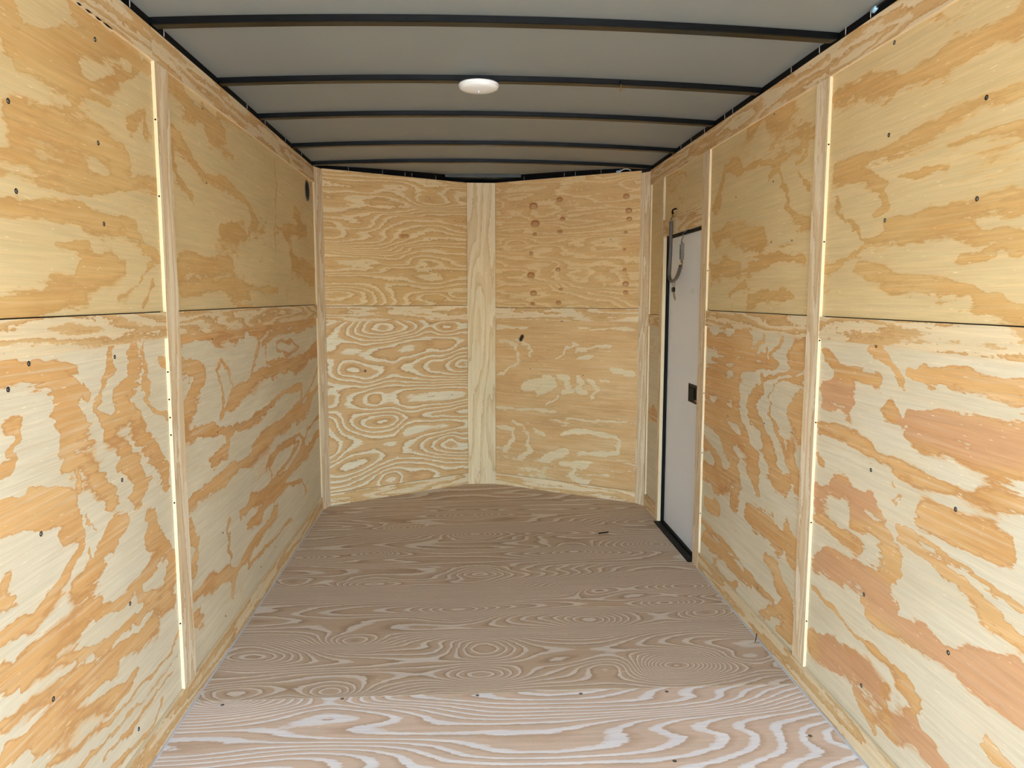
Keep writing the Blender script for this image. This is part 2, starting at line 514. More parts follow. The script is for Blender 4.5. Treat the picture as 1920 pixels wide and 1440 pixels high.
def make_ply_ring(name, pale, tan, deep, wob=0.25, sharp=0.55, attr=True, width=0.42, freq=(0.9, 9, 9.0)):
    t = NT(name)
    if attr:
        h = t.attr('fig')
    else:
        h = t.math('MULTIPLY', t.noise(t.uv(freq[0], freq[1], 7.0), 1.0, 2, 0.4), freq[2])
    n1 = t.noise(t.uv(7, 45, 3.0), 1.0, 5, 0.6)
    n2 = t.noise(t.uv(40, 90, 6.0), 1.0, 3, 0.6)
    h = t.math('ADD', h, t.math('MULTIPLY', t.math('SUBTRACT', n1, 0.5), wob * 2))
    h = t.math('ADD', h, t.math('MULTIPLY', t.math('SUBTRACT', n2, 0.5), wob * 0.9))
    s = t.math('FRACT', h)
    a = 1.0 - width
    mid = tuple(0.5 * x + 0.5 * y for x, y in zip(pale, tan))
    col = t.ramp(s, [(0.0, tan), (a * 0.55, tan), (a * 0.97, deep), (min(a * 0.97 + 0.05, .95), pale), (0.90, pale), (1.0, mid)])
    if attr:
        st = t.attr('stain')
        col = t.mix(t.math('MULTIPLY', st, 0.95, clamp=True), col, srgb(156, 92, 40))
        col = t.mix(t.attr('dark'), col, srgb(48, 24, 16))
    ply_finish(t, col)
    return t.m


def simple(name, col, rough=0.5, metal=0.0, spec=0.5, nscale=0, namp=0.1):
    t = NT(name)
    t.b.inputs['Roughness'].default_value = rough
    t.b.inputs['Metallic'].default_value = metal
    t.b.inputs['Specular IOR Level'].default_value = spec
    tc = t.n('ShaderNodeTexCoord')
    n = t.noise(tc.outputs['Object'], nscale or 30.0, 3, 0.5)
    dk = tuple(c * (1 - namp) for c in col[:3]) + (1,)
    lt = tuple(min(1, c * (1 + namp)) for c in col[:3]) + (1,)
    t.l(t.mix(n, dk, lt), t.b.inputs['Base Color'])
    return t.m


WALL_PALE, WALL_TAN, WALL_DEEP = srgb(219, 206, 177), srgb(212, 167, 110), srgb(192, 138, 82)
UP_PALE, UP_TAN, UP_DEEP = srgb(222, 197, 148), srgb(212, 173, 113), srgb(200, 155, 96)
make_ply_blotch('plywood_low', WALL_PALE, WALL_TAN, WALL_DEEP)
make_ply_blotch('plywood_high', UP_PALE, UP_TAN, UP_DEEP, amp=1.25, crisp=0.5)
make_ply_blotch('plywood_mixed', srgb(226, 207, 166), srgb(213, 174, 122), srgb(202, 158, 104), amp=1.2, crisp=0.7)
make_ply_ring('plywood_ring', srgb(226, 212, 178), srgb(212, 172, 120), srgb(194, 148, 94), wob=0.36, width=0.38)
make_ply_ring('plywood_lines', srgb(226, 201, 152), srgb(213, 173, 115), srgb(200, 155, 97), wob=0.55, width=0.38)
make_ply_ring('plywood_faint', srgb(222, 192, 139), srgb(213, 173, 117), srgb(203, 160, 103), wob=0.75, width=0.40)
make_ply_ring('plywood_floor', srgb(218, 203, 183), srgb(194, 166, 136), srgb(172, 143, 112), wob=0.22, width=0.33)
make_ply_ring('plywood_floor_pale', srgb(236, 228, 219), srgb(218, 190, 162), srgb(200, 168, 138), wob=0.22, width=0.36)
make_ply_ring('plywood_batten', srgb(232, 213, 182), srgb(221, 194, 154), srgb(205, 172, 130), wob=0.5, attr=False)
make_ply_ring('plywood_board', srgb(226, 204, 162), srgb(219, 192, 146), srgb(204, 172, 124), wob=0.35, attr=False, freq=(0.8, 6.5, 7.0), width=0.6)
make_ply_ring('plywood_rail', srgb(224, 202, 162), srgb(211, 172, 118), srgb(196, 150, 94), wob=0.7, attr=False, width=0.55)

# sawn plywood edge: thin alternating layers across the thickness
t = NT('plywood_edge')
o = t.n('ShaderNodeUVMap')
sx = t.n('ShaderNodeSeparateXYZ')
t.l(o.outputs[0], sx.inputs[0])
lay = t.math('FRACT', t.math('MULTIPLY', sx.outputs[1], 290.0))
g = t.noise(t.uv(30, 300, 1.0), 1.0, 3, 0.6)
c = t.ramp(t.math('ADD', lay, t.math('MULTIPLY', t.math('SUBTRACT', g, 0.5), 0.3)),
           [(0.0, srgb(230, 211, 172)), (0.55, srgb(228, 206, 164)), (0.66, srgb(200, 154, 98)), (0.8, srgb(222, 194, 146)), (1.0, srgb(230, 211, 172))])
t.l(c, t.b.inputs['Base Color'])
t.b.inputs['Roughness'].default_value = 0.7

simple('steel_black', srgb(11, 12, 12), 0.27, 0.0, 0.2)
simple('tube_black', srgb(5, 5, 6), 0.6, 0.0, 0.12)
simple('shell_dark', srgb(40, 36, 32), 0.8)
simple('roof_grey', srgb(132, 136, 131), 0.45, 0.0, 0.5, 3.0, 0.03)
simple('door_white', srgb(234, 235, 237), 0.4, 0.0, 0.5, 4.0, 0.02)
simple('rubber_black', srgb(8, 8, 9), 0.5, 0.0, 0.12)
simple('plastic_black', srgb(10, 8, 8), 0.4, 0.0, 0.1)
simple('red_mark', srgb(170, 40, 30), 0.4)
simple('zinc', srgb(162, 160, 154), 0.42, 0.9)
simple('brass', srgb(140, 108, 54), 0.35, 0.9)
simple('vent_ring', srgb(120, 112, 100), 0.5)
simple('vinyl_grey', srgb(86, 78, 70), 0.4, 0.0, 0.3)
simple('plastic_white', srgb(238, 238, 234), 0.35)
simple('plastic_blue', srgb(150, 190, 210), 0.35)
simple('caulk', srgb(196, 192, 190), 0.5)
simple('gusset_green', srgb(40, 48, 45), 0.45)
simple('gravel', srgb(176, 174, 168), 0.9, 0.0, 0.2, 12.0, 0.25)
simple('hole_dark', srgb(24, 17, 12), 0.7, 0.0, 0.1)
simple('sticker', srgb(255, 255, 255), 0.25)
t = NT('lens_white')
t.b.inputs['Base Color'].default_value = srgb(236, 235, 228)
t.b.inputs['Roughness'].default_value = 0.3

# ------------------------------------------------------------------ mesh helpers
_seed = [0]


def link(name, me, parent=None, **props):
    o = bpy.data.objects.new(name, me)
    COL.objects.link(o)
    if parent is not None:
        o.parent = parent
    for k, v in props.items():
        o[k] = v
    return o


def mesh_from(name, verts, faces, mats, fm=None, uvs=None, smooth=False):
    me = bpy.data.meshes.new(name)
    me.from_pydata([tuple(v) for v in verts], [], faces)
    for m in mats:
        me.materials.append(MATS[m])
    if fm:
        me.polygons.foreach_set('material_index', fm)
    if uvs:
        ul = me.uv_layers.new(name='UVMap')
        flat = [c for f in uvs for p in f for c in p]
        ul.data.foreach_set('uv', flat)
    if smooth:
        me.polygons.foreach_set('use_smooth', [True] * len(me.polygons))
    me.update()
    return me


def prism(name, poly, z0, z1, face_mat, edge_mat=None, grain=(0, 0, 1), front=None, parent=None, bevel=0.0, **props):
    """vertical prism over a counter-clockwise plan polygon; side `front` (index) gets face_mat, the rest edge_mat"""
    _seed[0] += 1
    off = (_seed[0] * 0.737) % 7
    n = len(poly)
    verts = [(x, y, z0) for x, y in poly] + [(x, y, z1) for x, y in poly]
    faces, fm, uvs = [], [], []
    mats = [face_mat] + ([edge_mat] if edge_mat else [])
    g = Vector(grain)

    def emit(idx, is_face):
        faces.append(idx)
        fm.append(0 if (is_face or not edge_mat) else 1)
        ps = [Vector(verts[i]) for i in idx]
        nr = (ps[1] - ps[0]).cross(ps[2] - ps[1]).normalized()
        if is_face or not edge_mat:
            a = g - nr * g.dot(nr)
            a = a.normalized() if a.length > 1e-4 else (ps[1] - ps[0]).normalized()
            b = nr.cross(a)
        else:
            e = [(ps[1] - ps[0]), (ps[2] - ps[1])]
            e.sort(key=lambda q: -q.length)
            a, b = e[0].normalized(), e[1].normalized()
        p0 = ps[0] if (edge_mat and not is_face) else Vector((0, 0, 0))
        uvs.append([((p - p0).dot(a) + off, (p - p0).dot(b) + (0 if (edge_mat and not is_face) else off * .31)) for p in ps])
    for i in range(n):
        j = (i + 1) % n
        emit([i, j, n + j, n + i], front is None or i in (front if isinstance(front, (tuple, list)) else (front,)))
    emit(list(range(n))[::-1], False)
    emit(list(range(n, 2 * n)), False)
    me = mesh_from(name, verts, faces, mats, fm, uvs)
    if bevel:
        bm = bmesh.new()
        bm.from_mesh(me)
        bmesh.ops.bevel(bm, geom=bm.edges[:], offset=bevel, segments=1, affect='EDGES')
        bm.to_mesh(me)
        bm.free()
    return link(name, me, parent, **props)


def box(name, x0, x1, y0, y1, z0, z1, mat, edge=None, grain=(0, 0, 1), front=None, parent=None, bevel=0.0, **props):
    return prism(name, [(x0, y0), (x1, y0), (x1, y1), (x0, y1)], z0, z1, mat, edge, grain, front, parent, bevel, **props)
# side index in box(): 0 = -Y face, 1 = +X face, 2 = +Y face, 3 = -X face


def vnoise(U, V, seed):
    """smooth value noise on arrays"""
    rng = np.random.RandomState(seed)
    tab = rng.rand(64, 64)
    iu, iv = np.floor(U).astype(int), np.floor(V).astype(int)
    fu, fv = U - iu, V - iv
    fu, fv = fu * fu * fu * (fu * (fu * 6 - 15) + 10), fv * fv * fv * (fv * (fv * 6 - 15) + 10)
    a, b = tab[iu % 64, iv % 64], tab[(iu + 1) % 64, iv % 64]
    c, d = tab[iu % 64, (iv + 1) % 64], tab[(iu + 1) % 64, (iv + 1) % 64]
    return (a * (1 - fu) + b * fu) * (1 - fv) + (c * (1 - fu) + d * fu) * fv


def seg_dist(U, V, pts):
    d = np.full(U.shape, 9.0)
    side = np.zeros(U.shape)
    for (ax, ay), (bx, by) in zip(pts[:-1], pts[1:]):
        vx, vy = bx - ax, by - ay
        L2 = max(vx * vx + vy * vy, 1e-9)
        tt = np.clip(((U - ax) * vx + (V - ay) * vy) / L2, 0, 1)
        dv = V - ay - tt * vy
        e = np.hypot(U - ax - tt * vx, dv)
        side = np.where(e < d, dv / (e + 1e-6), side)
        d = np.minimum(d, e)
    return d, side


GROW = {'RL2': 1.45, 'LL1': 1.2, 'FR2': 1.0, 'RL1': 1.2}
MOTTLE = {'LU1': 0.8, 'LU2': 0.8, 'RU1': 0.8, 'RU2': 0.8, 'RD': 0.9, 'RN1': 0.9, 'RN2': 1.2, 'FR2': 0.7}


def sheet(name, key, O, U, V, N, u0, u1, v0, v1, mat, base=None, field=None, res=0.006, grain_u=True, parent=None, thick=TH):
    """a plywood sheet: gridded face carrying its figure as point attributes, sawn edges and a back"""
    O, U, V, N = (np.array(a, float) for a in (O, U, V, N))
    nu, nv = max(2, int((u1 - u0) / res) + 1), max(2, int((v1 - v0) / res) + 1)
    us, vs = np.linspace(u0, u1, nu), np.linspace(v0, v1, nv)
    UU, VV = np.meshgrid(us, vs, indexing='ij')
    P = O + UU[..., None] * U + VV[..., None] * V
    P = P.reshape(-1, 3)
    fig0 = -0.5 if base is None else base
    fig = np.full(UU.shape, fig0) if field is None else field(UU, VV)
    WU, WV = UU, VV
    wn_ = 0.5
    if field is None:
        fb = lambda a, b, s: (vnoise(UU * a + 9, VV * b + 9, s) - 0.5) + 0.5 * (vnoise(UU * a * 2.1 + 3, VV * b * 2.1 + 3, s + 1) - 0.5) + 0.25 * (vnoise(UU * a * 4.3, VV * b * 4.3, s + 2) - 0.5)
        sd = 100 + sum(ord(ch) for ch in (key or ''))
        WU = UU + 0.045 * fb(7, 16, sd) + 0.022 * fb(26, 60, sd + 7)
        WV = VV + 0.022 * fb(5, 9, sd + 14) + 0.008 * fb(24, 40, sd + 21)
        fig = fig + MOTTLE.get(key, 0.34) * fb(2.6, 8, sd + 28)
        wn_ = vnoise(UU * 9 + 4, VV * 14 + 4, sd + 40)
    stain, dark, red = np.zeros(UU.shape), np.zeros(UU.shape), np.zeros(UU.shape)
    for sign, hw, pts in FIG.get(key, []):
        pts = [(a / 1000.0, b / 1000.0) for a, b in pts]
        h = hw / 1000.0
        d, side = seg_dist(WU, WV, pts) if sign in (1, -1, 3) else seg_dist(UU, VV, pts)
        if sign in (1, -1):
            # width wanders along the band; the lower border feathers out more than the upper one
            h = h * (GROW.get(key, 1.12) if hw > 13 else 1.0) * (0.55 + 0.95 * wn_)
            soft = np.maximum(0.75 * h, 0.009) * (1.0 + 0.9 * np.clip(-side, 0, 1))
            m = np.clip((h + soft - d) / (2 * soft), 0, 1)
            m = m * m * (3 - 2 * m)
            fig = fig * (1 - m) + (0.5 * sign + 0.35 * (fig - (0.5 if fig0 > 0 else -0.5))) * m
        elif sign == 2:
            q = d / h
            ring = np.exp(-((q - 0.85) / 0.25) ** 2) * (0.55 + 0.45 * side) + 0.5 * (q < 0.85)
            stain = np.maximum(stain, np.clip(ring, 0, 1))
        elif sign == 3:
            red = np.maximum(red, np.clip((h * 2.2 - d) / h, 0, 1))
        elif sign == 4:
            dark = np.maximum(dark, np.clip((h * 1.3 - d) / (h * 0.5), 0, 1))
    idx = np.arange(nu * nv).reshape(nu, nv)
    q = np.stack([idx[:-1, :-1], idx[1:, :-1], idx[1:, 1:], idx[:-1, 1:]], -1).reshape(-1, 4)
    if np.dot(np.cross(U, V), N) < 0:
        q = q[:, ::-1]
    cor = [O + a * U + b * V for a, b in ((u0, v0), (u1, v0), (u1, v1), (u0, v1))]
    base_i = nu * nv
    extra, ef = [], []
    for i in range(4):
        a, b = cor[i], cor[(i + 1) % 4]
        k = base_i + len(extra)
        extra += [a, b, b - N * thick, a - N * thick]
        ef.append([k, k + 1, k + 2, k + 3])
    k = base_i + len(extra)
    extra += [c - N * thick for c in cor]
    ef.append([k, k + 1, k + 2, k + 3])
    allv = np.vstack([P, np.array(extra)])
    allq = np.vstack([q, np.array(ef)])
    me = bpy.data.meshes.new(name)
    me.vertices.add(len(allv))
    me.vertices.foreach_set('co', allv.astype(np.float32).ravel())
    me.loops.add(allq.size)
    me.loops.foreach_set('vertex_index', allq.astype(np.int32).ravel())
    me.polygons.add(len(allq))
    me.polygons.foreach_set('loop_start', np.arange(0, allq.size, 4, dtype=np.int32))
    me.polygons.foreach_set('loop_total', np.full(len(allq), 4, dtype=np.int32))
    me.materials.append(MATS[mat])
    me.materials.append(MATS['plywood_edge'])
    mi = np.zeros(len(allq), dtype=np.int32)
    mi[len(q):] = 1
    me.polygons.foreach_set('material_index', mi)
    me.update(calc_edges=True)
    _seed[0] += 1
    off = (_seed[0] * 0.737) % 7
    A = np.stack([UU.ravel(), VV.ravel()], 1)
    if not grain_u:
        A = A[:, ::-1]
    uvv = np.vstack([A + off, np.zeros((len(extra), 2))])
    for i in range(5):
        s = nu * nv + 4 * i
        L = np.linalg.norm(np.array(extra[4 * i + 1]) - np.array(extra[4 * i]))
        uvv[s:s + 4] = [(0, 0), (L, 0), (L, thick), (0, thick)]
    ul = me.uv_layers.new(name='UVMap')
    ul.data.foreach_set('uv', uvv[allq.ravel()].astype(np.float32).ravel())
    for nm, arr in (('fig', fig), ('stain', stain), ('dark', dark), ('red', red)):
        at = me.attributes.new(nm, 'FLOAT', 'POINT')
        at.data.foreach_set('value', np.concatenate([arr.ravel(), np.zeros(len(extra))]).astype(np.float32))
    return link(name, me, parent)


def lathe_mesh(name, prof, mats, axis='Z', seg=24, mi=None, smooth=True):
    """profile [(r, h)...] turned about an axis through the origin"""
    verts, faces, fm = [], [], []
    for r, h in prof:
        for i in range(seg):
            a = 2 * math.pi * i / seg
            verts.append((r * math.cos(a), r * math.sin(a), h))
    for k in range(len(prof) - 1):
        for i in range(seg):
            j = (i + 1) % seg
            faces.append([k * seg + i, k * seg + j, (k + 1) * seg + j, (k + 1) * seg + i])
            fm.append(mi[k] if mi else 0)
    faces.append(list(range(seg))[::-1])
    fm.append(mi[0] if mi else 0)
    faces.append(list(range((len(prof) - 1) * seg, len(prof) * seg)))
    fm.append(mi[-1] if mi else 0)
    return mesh_from(name, verts, faces, mats, fm, None, smooth)


def tube_mesh(name, pts, rad, mat, seg=8, closed=False):
    pts = [Vector(p) for p in pts]
    n = len(pts)
    verts, faces = [], []
    up = Vector((0.13, 0.31, 0.94)).normalized()
    prev = None
    for i, p in enumerate(pts):
        if closed:
            t = (pts[(i + 1) % n] - pts[i - 1]).normalized()
        else:
            t = (pts[min(i + 1, n - 1)] - pts[max(i - 1, 0)]).normalized()
        ref = prev if prev is not None else (up if abs(t.dot(up)) < 0.95 else Vector((1, 0, 0)))
        a = (ref - t * ref.dot(t)).normalized()
        prev = a
        b = t.cross(a)
        r = rad[i] if isinstance(rad, (list, tuple)) else rad
        for k in range(seg):
            w = 2 * math.pi * k / seg
            verts.append(p + a * (r * math.cos(w)) + b * (r * math.sin(w)))
    m = n if closed else n - 1
    for i in range(m):
        for k in range(seg):
            j, l = (i + 1) % n, (k + 1) % seg
            faces.append([i * seg + k, i * seg + l, j * seg + l, j * seg + k])
    if not closed:
        faces.append(list(range(seg))[::-1])
        faces.append(list(range((n - 1) * seg, n * seg)))
    return mesh_from(name, verts, faces, [mat], None, None, True)


def spline(pts, sub=6):
    P = [Vector(p) for p in pts]
    out = []
    for i in range(len(P) - 1):
        p0, p1, p2, p3 = P[max(i - 1, 0)], P[i], P[i + 1], P[min(i + 2, len(P) - 1)]
        for k in range(sub):
            t = k / sub
            out.append(0.5 * ((2 * p1) + (p2 - p0) * t + (2 * p0 - 5 * p1 + 4 * p2 - p3) * t * t + (3 * p1 - p0 - 3 * p2 + p3) * t ** 3))
    out.append(P[-1])
    return out


# shared screw: a zinc head sunk in a dark countersink
SCREW = lathe_mesh('screw', [(0.0058, 0.0), (0.0058, 0.0009), (0.0034, 0.0007), (0.0032, 0.0014), (0.0018, 0.0016), (0.0014, 0.0006)],
                   ['hole_dark', 'zinc'], seg=10, mi=[0, 0, 1, 1, 0], smooth=False)
SCREW_SMALL = lathe_mesh('screw', [(0.0042, 0.0), (0.0042, 0.0009), (0.0026, 0.0012), (0.0010, 0.0006)], ['hole_dark', 'zinc'], seg=8, mi=[0, 1, 0], smooth=False)


def put(name, me, loc, zdir, parent):
    o = link(name, me, parent)
    o.rotation_mode = 'QUATERNION'
    o.rotation_quaternion = Vector(zdir).to_track_quat('Z', 'Y')
    o.location = loc
    return o


# ------------------------------------------------------------------ ground outside
gm = mesh_from('ground', [(-40, -60, -0.55), (40, -60, -0.55), (40, 40, -0.55), (-40, 40, -0.55)], [[0, 1, 2, 3]], ['gravel'])
link('ground', gm, None, kind='structure')

# ------------------------------------------------------------------ floor
floor = prism('floor', [(-0.06, REAR), (W + 0.06, REAR), (W + 0.06, 4.74), (1.20, 5.42), (0.83, 5.42), (-0.06, 4.80)], -0.07, -0.019, 'shell_dark', kind='structure')


def floor_field(seed, fx, fy, amp, slope):
    def fn(U, V):
        h = slope * (V - 0.045 * U) + amp * (vnoise(U * fx + 5, V * fy + 3, seed) - 0.5) + amp * 0.4 * (vnoise(U * fx * 2.3, V * fy * 2.1, seed + 1) - 0.5)
        rng = np.random.RandomState(seed)
        for kx, ky in FLOOR_KNOTS:
            s = 1 if rng.rand() < 0.6 else -1
            w = 0.055 + 0.05 * rng.rand()
            h = h + s * 4.6 * np.exp(-(((U - kx) / (w * 1.5)) ** 2 + ((V - ky) / w) ** 2))
            h = h + s * 3.0 * np.exp(-(((U - kx) / (w * 4.5)) ** 2 + ((V - ky) / (w * 1.8)) ** 2))
        return h
    return fn


XF = (1, 0, 0)
YF = (0, 1, 0)
ZF = (0, 0, 1)
for k, (a, b, sd, fx, fy, am, sl) in enumerate(((REAR, -0.003, 7, 1.5, 5, 6, 9), (0.0, 1.214, 11, 1.5, 5, 6, 9), (1.2165, 2.4345, 23, 0.8, 4.5, 10, 19), (2.4365, 3.6500, 37, 1.0, 5, 11, 24), (3.6515, 4.8460, 51, 0.9, 5, 9, 20))):
    xa, xb = -0.012, W + 0.012
    if b < 4.6:
        fs = sheet('floor_sheet', None, (0, 0, 0), XF, YF, ZF, xa, xb, a, b, 'plywood_floor_pale' if b < 2.5 else 'plywood_floor', field=floor_field(sd, fx, fy, am, sl), res=0.008, parent=floor, thick=0.019)
    else:
        fs = sheet('floor_sheet', None, (0, 0, 0), XF, YF, ZF, 0.0, W, a, b, 'plywood_floor', field=floor_field(sd, fx, fy, am, sl), res=0.008, parent=floor, thick=0.019)
FLOORS = [o for o in floor.children]
sheet('floor_sheet', None, (0, 0, 0), XF, YF, ZF, 0.05, W - 0.05, 4.8475, 5.40, 'plywood_floor', field=floor_field(71, 1.0, 4, 4, 8), res=0.012, parent=floor, thick=0.019)
NEAR_FLOOR = [o for o in FLOORS if abs(o.bound_box[0][1] - 1.2165) < 0.01][0]
for a, b in FLOOR_SCREWS:
    put('screw', SCREW, (a / 1000, b / 1000, -0.0003), (0, 0, 1), NEAR_FLOOR)

# ------------------------------------------------------------------ side walls
wl = box('wall_left', -0.075, -0.024, REAR, 4.78, -0.07, 2.20, 'shell_dark', kind='structure')
wr_lo = [(W + 0.024, REAR), (W + 0.075, REAR), (W + 0.075, 4.78), (W + 0.024, 4.78)]
# right shell with the door opening left free
D0, D1, DZ = 3.655, 4.362, 1.672


def multi_box(name, boxes, mat, parent=None, **props):
    verts, faces = [], []
    for x0, x1, y0, y1, z0, z1 in boxes:
        k = len(verts)
        verts += [(x0, y0, z0), (x1, y0, z0), (x1, y1, z0), (x0, y1, z0), (x0, y0, z1), (x1, y0, z1), (x1, y1, z1), (x0, y1, z1)]
        faces += [[k + i for i in f] for f in ((0, 3, 2, 1), (4, 5, 6, 7), (0, 1, 5, 4), (1, 2, 6, 5), (2, 3, 7, 6), (3, 0, 4, 7))]
    return link(name, mesh_from(name, verts, faces, [mat]), parent, **props)


X1, X2 = W + 0.024, W + 0.075
wr = multi_box('wall_right', [(X1, X2, REAR, D0 - 0.02, -0.07, 2.20), (X1, X2, D1 + 0.02, 4.78, -0.07, 2.20), (X1, X2, D0 - 0.02, D1 + 0.02, DZ + 0.02, 2.20)], 'shell_dark', kind='structure')

MID0, MID1 = 1.200, 1.278
BOT = 0.082
TOPB = 2.006


def lsheet(key, y0, y1, z0, z1, mat, **kw):
    return sheet('plywood_sheet', key, (-REC, 0, 0), YF, ZF, XF, y0, y1, z0, z1, mat, parent=wl, **kw)


def rsheet(key, y0, y1, z0, z1, mat, **kw):
    return sheet('plywood_sheet', key, (W + REC, 0, 0), YF, ZF, (-1, 0, 0), y0, y1, z0, z1, mat, parent=wr, **kw)


GAP = 0.0028
panels = {}
panels['LU1'] = lsheet('LU1', REAR, 2.372, MID1 + GAP, TOPB + 0.03, 'plywood_high')
panels['LL1'] = lsheet('LL1', REAR, 2.372, BOT + 0.002, MID0 + 0.003, 'plywood_low', res=0.005)
panels['LU2'] = lsheet('LU2', 2.458, 4.735, MID1 + 0.003, TOPB + 0.03, 'plywood_high')
panels['LL2'] = lsheet('LL2', 2.458, 4.735, BOT + 0.002, MID0 + 0.003, 'plywood_low')
panels['RU1'] = rsheet('RU1', REAR, 2.400, 1.263 + GAP, TOPB + 0.03, 'plywood_high')
panels['RL1'] = rsheet('RL1', REAR, 2.400, BOT + 0.004, 1.193, 'plywood_low', res=0.005)
panels['RU2'] = rsheet('RU2', 2.470, 3.568, 1.263 + 0.003, TOPB + 0.03, 'plywood_high')
panels['RL2'] = rsheet('RL2', 2.470, 3.568, BOT + 0.004, 1.193, 'plywood_low')
panels['RD'] = rsheet('RD', D0 - 0.02, 4.372, 1.764, TOPB + 0.03, 'plywood_high')
panels['RN1'] = rsheet('RN1', 4.41, 4.70, 1.225, TOPB + 0.03, 'plywood_high')
panels['RN2'] = rsheet('RN2', 4.41, 4.70, BOT + 0.004, 1.150, 'plywood_low')


def lstrip(name, y0, y1, z0, z1, mat, grain, x=0.0):
    return box(name, -REC - TH, x, y0, y1, z0, z1, mat, 'plywood_edge', grain, 1, wl)


def rstrip(name, y0, y1, z0, z1, mat, grain, x=0.0):
    return box(name, W - x, W + REC + TH, y0, y1, z0, z1, mat, 'plywood_edge', grain, 3, wr)


lstrip('batten', 2.365, 2.466, BOT + 0.001, TOPB - 0.001, 'plywood_batten', ZF)
lstrip('top_rail', REAR, 2.3525, TOPB, TOP, 'plywood_rail', YF)
lstrip('top_rail', 2.3535, YC, TOPB, TOP, 'plywood_rail', YF)
lstrip('middle_rail', REAR, 2.364, MID0, MID1, 'plywood_rail', YF, -0.001)
lstrip('middle_rail', 2.467, YC, MID0, MID1, 'plywood_rail', YF, -0.001)
lstrip('bottom_rail', REAR, 2.383, 0.0, BOT, 'plywood_rail', YF)
lstrip('bottom_rail', 2.384, YC, 0.0, BOT, 'plywood_rail', YF)
rstrip('batten', 2.390, 2.478, BOT + 0.003, TOPB - 0.001, 'plywood_batten', ZF)
rstrip('batten', 3.560, D0, 0.0, TOPB - 0.001, 'plywood_batten', ZF)
rstrip('batten', D1, 4.420, 0.0, 1.7635, 'plywood_batten', ZF)
rstrip('batten', 4.382, 4.425, 1.764, TOPB - 0.001, 'plywood_batten', ZF)
rstrip('top_rail', REAR, 2.3935, TOPB, TOP, 'plywood_rail', YF)
rstrip('top_rail', 2.3945, YC, TOPB, TOP, 'plywood_rail', YF)
rstrip('middle_rail', REAR, 2.389, 1.193, 1.263, 'plywood_rail', YF, -0.001)
rstrip('middle_rail', 2.479, 3.559, 1.193, 1.263, 'plywood_rail', YF, -0.001)
rstrip('middle_rail', 4.421, 4.685, 1.150, 1.222, 'plywood_rail', YF, -0.001)
rstrip('bottom_rail', REAR, 3.559, 0.0, BOT + 0.002, 'plywood_rail', YF)
rstrip('bottom_rail', 4.421, 4.685, 0.0, BOT, 'plywood_rail', YF)
rstrip('door_header', D0 + 0.0005, 4.3615, DZ, 1.7635, 'plywood_rail', YF)
rstrip('batten', 4.6855, YC - 0.012, 0.0, TOPB - 0.001, 'plywood_batten', ZF)

